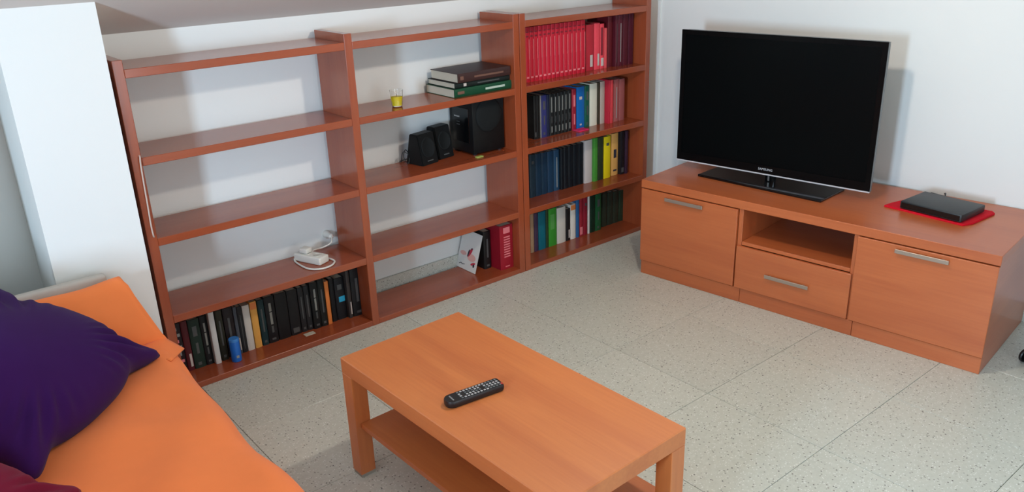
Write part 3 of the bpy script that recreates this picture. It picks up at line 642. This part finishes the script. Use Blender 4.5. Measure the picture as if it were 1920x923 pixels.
# ---------------------------------------------------------------- sofa
CLOTH = mat('orange_cover', (246, 134, 74), .9, .15, var=.06, scale=9, bump=.12, sheen=.1)
GREYC = mat('grey_upholstery', (186, 180, 172), .9, .2, var=.04, scale=60)
def sheet(name, m, parent, prof, x0, x1, nx, wob=.006, freq=9, fx=None):
    """loft a profile of (y, z) along x (ends closed), slightly rumpled"""
    bm = bmesh.new(); P = []
    for i in range(len(prof)-1):
        (a, b), (c, d) = prof[i], prof[i+1]; n = max(1, int(math.hypot(c-a, d-b)/.03))
        P += [(a+(c-a)*k/n, b+(d-b)*k/n) for k in range(n)]
    P.append(prof[-1]); rows = []
    for i in range(nx+1):
        t = i/nx; row = []
        for k, (y, z) in enumerate(P):
            x = x0+(x1-x0)*t
            if fx: x = fx(x, y, z, t)
            w_ = wob*(math.sin(freq*x+3*y*freq*.5+z*11)+.6*math.sin(freq*2.3*x-7*y+z*23))
            row.append(bm.verts.new((x, y+w_*.5, z+w_)))
        rows.append(row)
    for a, b in zip(rows, rows[1:]):
        for k in range(len(P)-1): bm.faces.new((a[k], a[k+1], b[k+1], b[k]))
    bm.faces.new(rows[0]); bm.faces.new(rows[-1])
    for a, b in zip(rows, rows[1:]): bm.faces.new((a[0], b[0], b[-1], a[-1]))
    return obj(name, bm, m, parent, True)
so = thing('sofa', 'low sofa under an orange fabric cover beside the white pillar', 'sofa', (0, 0, 0))
YN = -2.35
def seat_edge(y): return -1.952-.010*math.sin(5*y+.4)+.006*math.sin(13*y)
# seat: profile across x lofted along y
bm = bmesh.new(); prof = [(-2.80, .12), (-2.80, .36), (-2.72, .40)]
prof += [(-2.72+(.69)*k/24, .402) for k in range(1, 25)]
prof += [(-2.03+.078*math.sin(a), .402-.07*(1-math.cos(a))) for a in [math.pi/2*k/8 for k in range(1, 9)]] + [(-1.952, .332-.03*k) for k in range(1, 8)] + [(-1.955, .10)]
rows = []; NY = 90
for i in range(NY+1):
    y = -.262+(YN+.262)*i/NY; row = []
    for x, z in prof:
        k = max(0, min(1, (x+2.3)/.35)); dx = (seat_edge(y)+1.952)*k
        dz = 0
        if z > .36: dz = .006*math.sin(9*x+4*y)+.005*math.sin(21*x-13*y+1.3)+.005*math.sin(9*x+19*y)*math.exp(-((y+.75)/.35)**2) - .012*math.exp(-((y+.30)/.05)**2)
        if z < .33: dx += .007*math.sin(17*y)*(.33-z)/.2
        row.append(bm.verts.new((x+dx, y, z+dz)))
    rows.append(row)
for a, b in zip(rows, rows[1:]):
    for k in range(len(prof)-1): bm.faces.new((a[k], b[k], b[k+1], a[k+1]))
    bm.faces.new((a[-1], b[-1], b[0], a[0]))
bm.faces.new(rows[0]); bm.faces.new(rows[-1]); obj('seat', bm, CLOTH, so, True)
# far arm: leaning padded panel, flaring towards the seat
def flare(x, y, z, t):
    k = max(0, min(1, (.62-z)/.24)); e = -2.010+.078*k**1.8-.022*max(0, (z-.575)/.047)**2
    return -2.78+(e+2.78)*t
arm = [(-.262, .10), (-.266, .40), (-.262, .42), (-.238, .50), (-.208, .56), (-.190, .598), (-.174, .616), (-.150, .622), (-.126, .610), (-.118, .58), (-.112, .40), (-.108, .10)]
ao = sheet('armrest', CLOTH, so, arm, 0, 1, 40, .004, 11, flare)
bm = bmesh.new(); box(bm, -2.80, -2.06, -.106, -.066, .05, .630, bev=.012, seg=3); smooth_angle(obj('arm_panel', bm, GREYC, so))
bm = bmesh.new(); box(bm, -2.98, -2.70, YN, -.27, .10, .80, bev=.05, seg=4); smooth_angle(obj('backrest', bm, CLOTH, so), 60)
# corner flap of the cover, sticking out past the front of the bookcase
bm = bmesh.new(); g = []
A0, B0, C0, D0 = Vector((-2.06, -.275, .392)), Vector((-1.950, -.255, .398)), Vector((-1.905, -.33, .362)), Vector((-1.99, -.46, .396))
for i in range(9):
    r_ = []
    for j in range(9):
        u, v = i/8, j/8; p_ = (A0*(1-u)+B0*u)*(1-v)+(D0*(1-u)+C0*u)*v
        p_ += Vector((0, 0, .008*math.sin(math.pi*u)*math.sin(math.pi*v)))
        r_.append(p_)
    g.append(r_)
top = [[bm.verts.new(p_) for p_ in r_] for r_ in g]; bot = [[bm.verts.new(p_-Vector((0, 0, .004))) for p_ in r_] for r_ in g]
for i in range(8):
    for j in range(8):
        bm.faces.new((top[i][j], top[i+1][j], top[i+1][j+1], top[i][j+1])); bm.faces.new((bot[i][j], bot[i][j+1], bot[i+1][j+1], bot[i+1][j]))
edge = [(i, 0) for i in range(9)]+[(8, j) for j in range(1, 9)]+[(i, 8) for i in range(7, -1, -1)]+[(0, j) for j in range(7, 0, -1)]
for (a, b), (c_, d_) in zip(edge, edge[1:]+edge[:1]): bm.faces.new((top[a][b], top[c_][d_], bot[c_][d_], bot[a][b]))
obj('cover_corner', bm, CLOTH, so, True)
for x in (-2.72, -2.03):
    for y in (-.30, YN+.08): bxo('leg', (x-.025, x+.025, y-.025, y+.025, 0, .10), BLACKP, so)
bxo('base_frame', (-2.76, -1.985, YN+.02, -.13, .095, .125), GREYC, so)

def pillow(name, label, m, P0, P1, P2, thick, folds):
    """P0 lower right corner, P1 lower left, P2 upper right; a plump body with pinched corner ears"""
    P0, P1, P2 = Vector(P0), Vector(P1), Vector(P2); e1, e2 = (P1-P0)/2, (P2-P0)/2; c = P0+e1+e2
    n = e1.cross(e2).normalized()
    if n.dot(Vector((.6, -.8, .2))) < 0: n = -n
    bm = bmesh.new(); N = 76
    for side in (1, -1):
        gr = []
        for i in range(N+1):
            row = []
            for j in range(N+1):
                u, v = 2*i/N-1, 2*j/N-1
                m_ = max(abs(u), abs(v)); th = math.atan2(v, u); ct, st_ = abs(math.cos(th)), abs(math.sin(th))
                sup = (ct**2.45+st_**2.45)**(-1/2.45); dth = (math.degrees(th) % 90)-45
                q = m_**.8 if m_ else 0
                rho = sup+(1.414-1.065)*math.exp(-(dth/6.5)**2)*m_**4
                uu, vv = q*rho*math.cos(th), q*rho*math.sin(th)
                ear = math.exp(-(dth/10)**2)*m_**3
                t = thick*max(1-q*q, 0)**.5*(1-.25*ear)
                f = folds*math.sin(dth*.62+1.1*math.cos(th))*math.exp(-((q-.80)/.17)**2)*math.exp(-(dth/20)**2)*min(1, (1-q)*9)
                f += folds*.5*math.sin(4*uu+3*vv)*(1-q*q)
                row.append(bm.verts.new(c+e1*uu+e2*vv+n*side*(t/2+f)))
            gr.append(row)
        for i in range(N):
            for j in range(N):
                q4 = (gr[i][j], gr[i+1][j], gr[i+1][j+1], gr[i][j+1]); bm.faces.new(q4 if side > 0 else q4[::-1])
    bmesh.ops.remove_doubles(bm, verts=bm.verts[:], dist=.0003)
    o = obj(name, bm, m, smooth=True)
    return tag(o, label, 'cushion')
PUR = mat('purple_cotton', (52, 17, 78), .9, .12, var=.08, scale=14, bump=.1, sheen=.05); CRI = mat('crimson_cotton', (112, 16, 46), .9, .12, var=.08, scale=14, bump=.1, sheen=.05)
pillow('cushion', 'large purple cushion leaning in the far corner of the sofa', PUR, (-2.012, -.42, .41), (-2.50, -.93, .425), (-2.43, -.24, .735), .29, .012)
pillow('cushion', 'dark crimson cushion on the sofa in front of the purple one', CRI, (-2.425, -1.12, .46), (-2.685, -1.62, .46), (-2.785, -1.02, .74), .18, .008)

# ---------------------------------------------------------------- office chair, only its near castor reaches into the frame
oc = thing('office_chair', 'black office chair on castors right of the television stand', 'chair', (.955, -2.49, 0))
bm = bmesh.new(); lathe(bm, [(.035, .07), (.035, .13), (.028, .13), (.028, .26), (.02, .26), (.02, .44)], 18); smooth_angle(obj('gas_post', bm, BLACKP, oc))
CASTOR = mat('castor_black', (12, 12, 14), .35)
a0 = math.atan2(-2.164+2.49, .865-.955)
for k in range(5):
    a = a0+2*math.pi*k/5
    bm = bmesh.new(); box(bm, .025, .31, -.018, .018, .075, .105, bev=.005); bm.transform(Matrix.Rotation(a, 4, 'Z')); obj('star_leg', bm, BLACKP, oc)
    c = bmesh.new()
    for s_ in (-1, 1):
        lathe(c, [(.004, s_*.006), (.027, s_*.007), (.030, s_*.011), (.030, s_*.019), (.024, s_*.023)], 20, .335, .0302, axis='y')
    w_ = c; ang = a+.5
    for v in w_.verts:
        x, y = v.co.x-.335, v.co.y; X, Y = x*math.cos(.9)-y*math.sin(.9)+.322, x*math.sin(.9)+y*math.cos(.9); v.co.x, v.co.y = X*math.cos(a)-Y*math.sin(a), X*math.sin(a)+Y*math.cos(a)
    lathe(w_, [(.007, .04), (.007, .09)], 10, .30*math.cos(a), .30*math.sin(a)); smooth_angle(obj('castor', w_, CASTOR, oc))
bm = bmesh.new(); box(bm, -.24, .24, -.24, .24, .44, .51, bev=.03, seg=3); smooth_angle(obj('seat', bm, mat('black_fabric', (24, 24, 26), .95, .1), oc))
bm = bmesh.new(); box(bm, .20, .25, -.21, .21, .58, 1.0, bev=.02, seg=3); smooth_angle(obj('backrest', bm, mat('black_fabric', (24, 24, 26), .95, .1), oc))
bm = bmesh.new(); box(bm, .23, .26, -.03, .03, .47, .70, bev=.005); obj('back_bar', bm, BLACKP, oc)
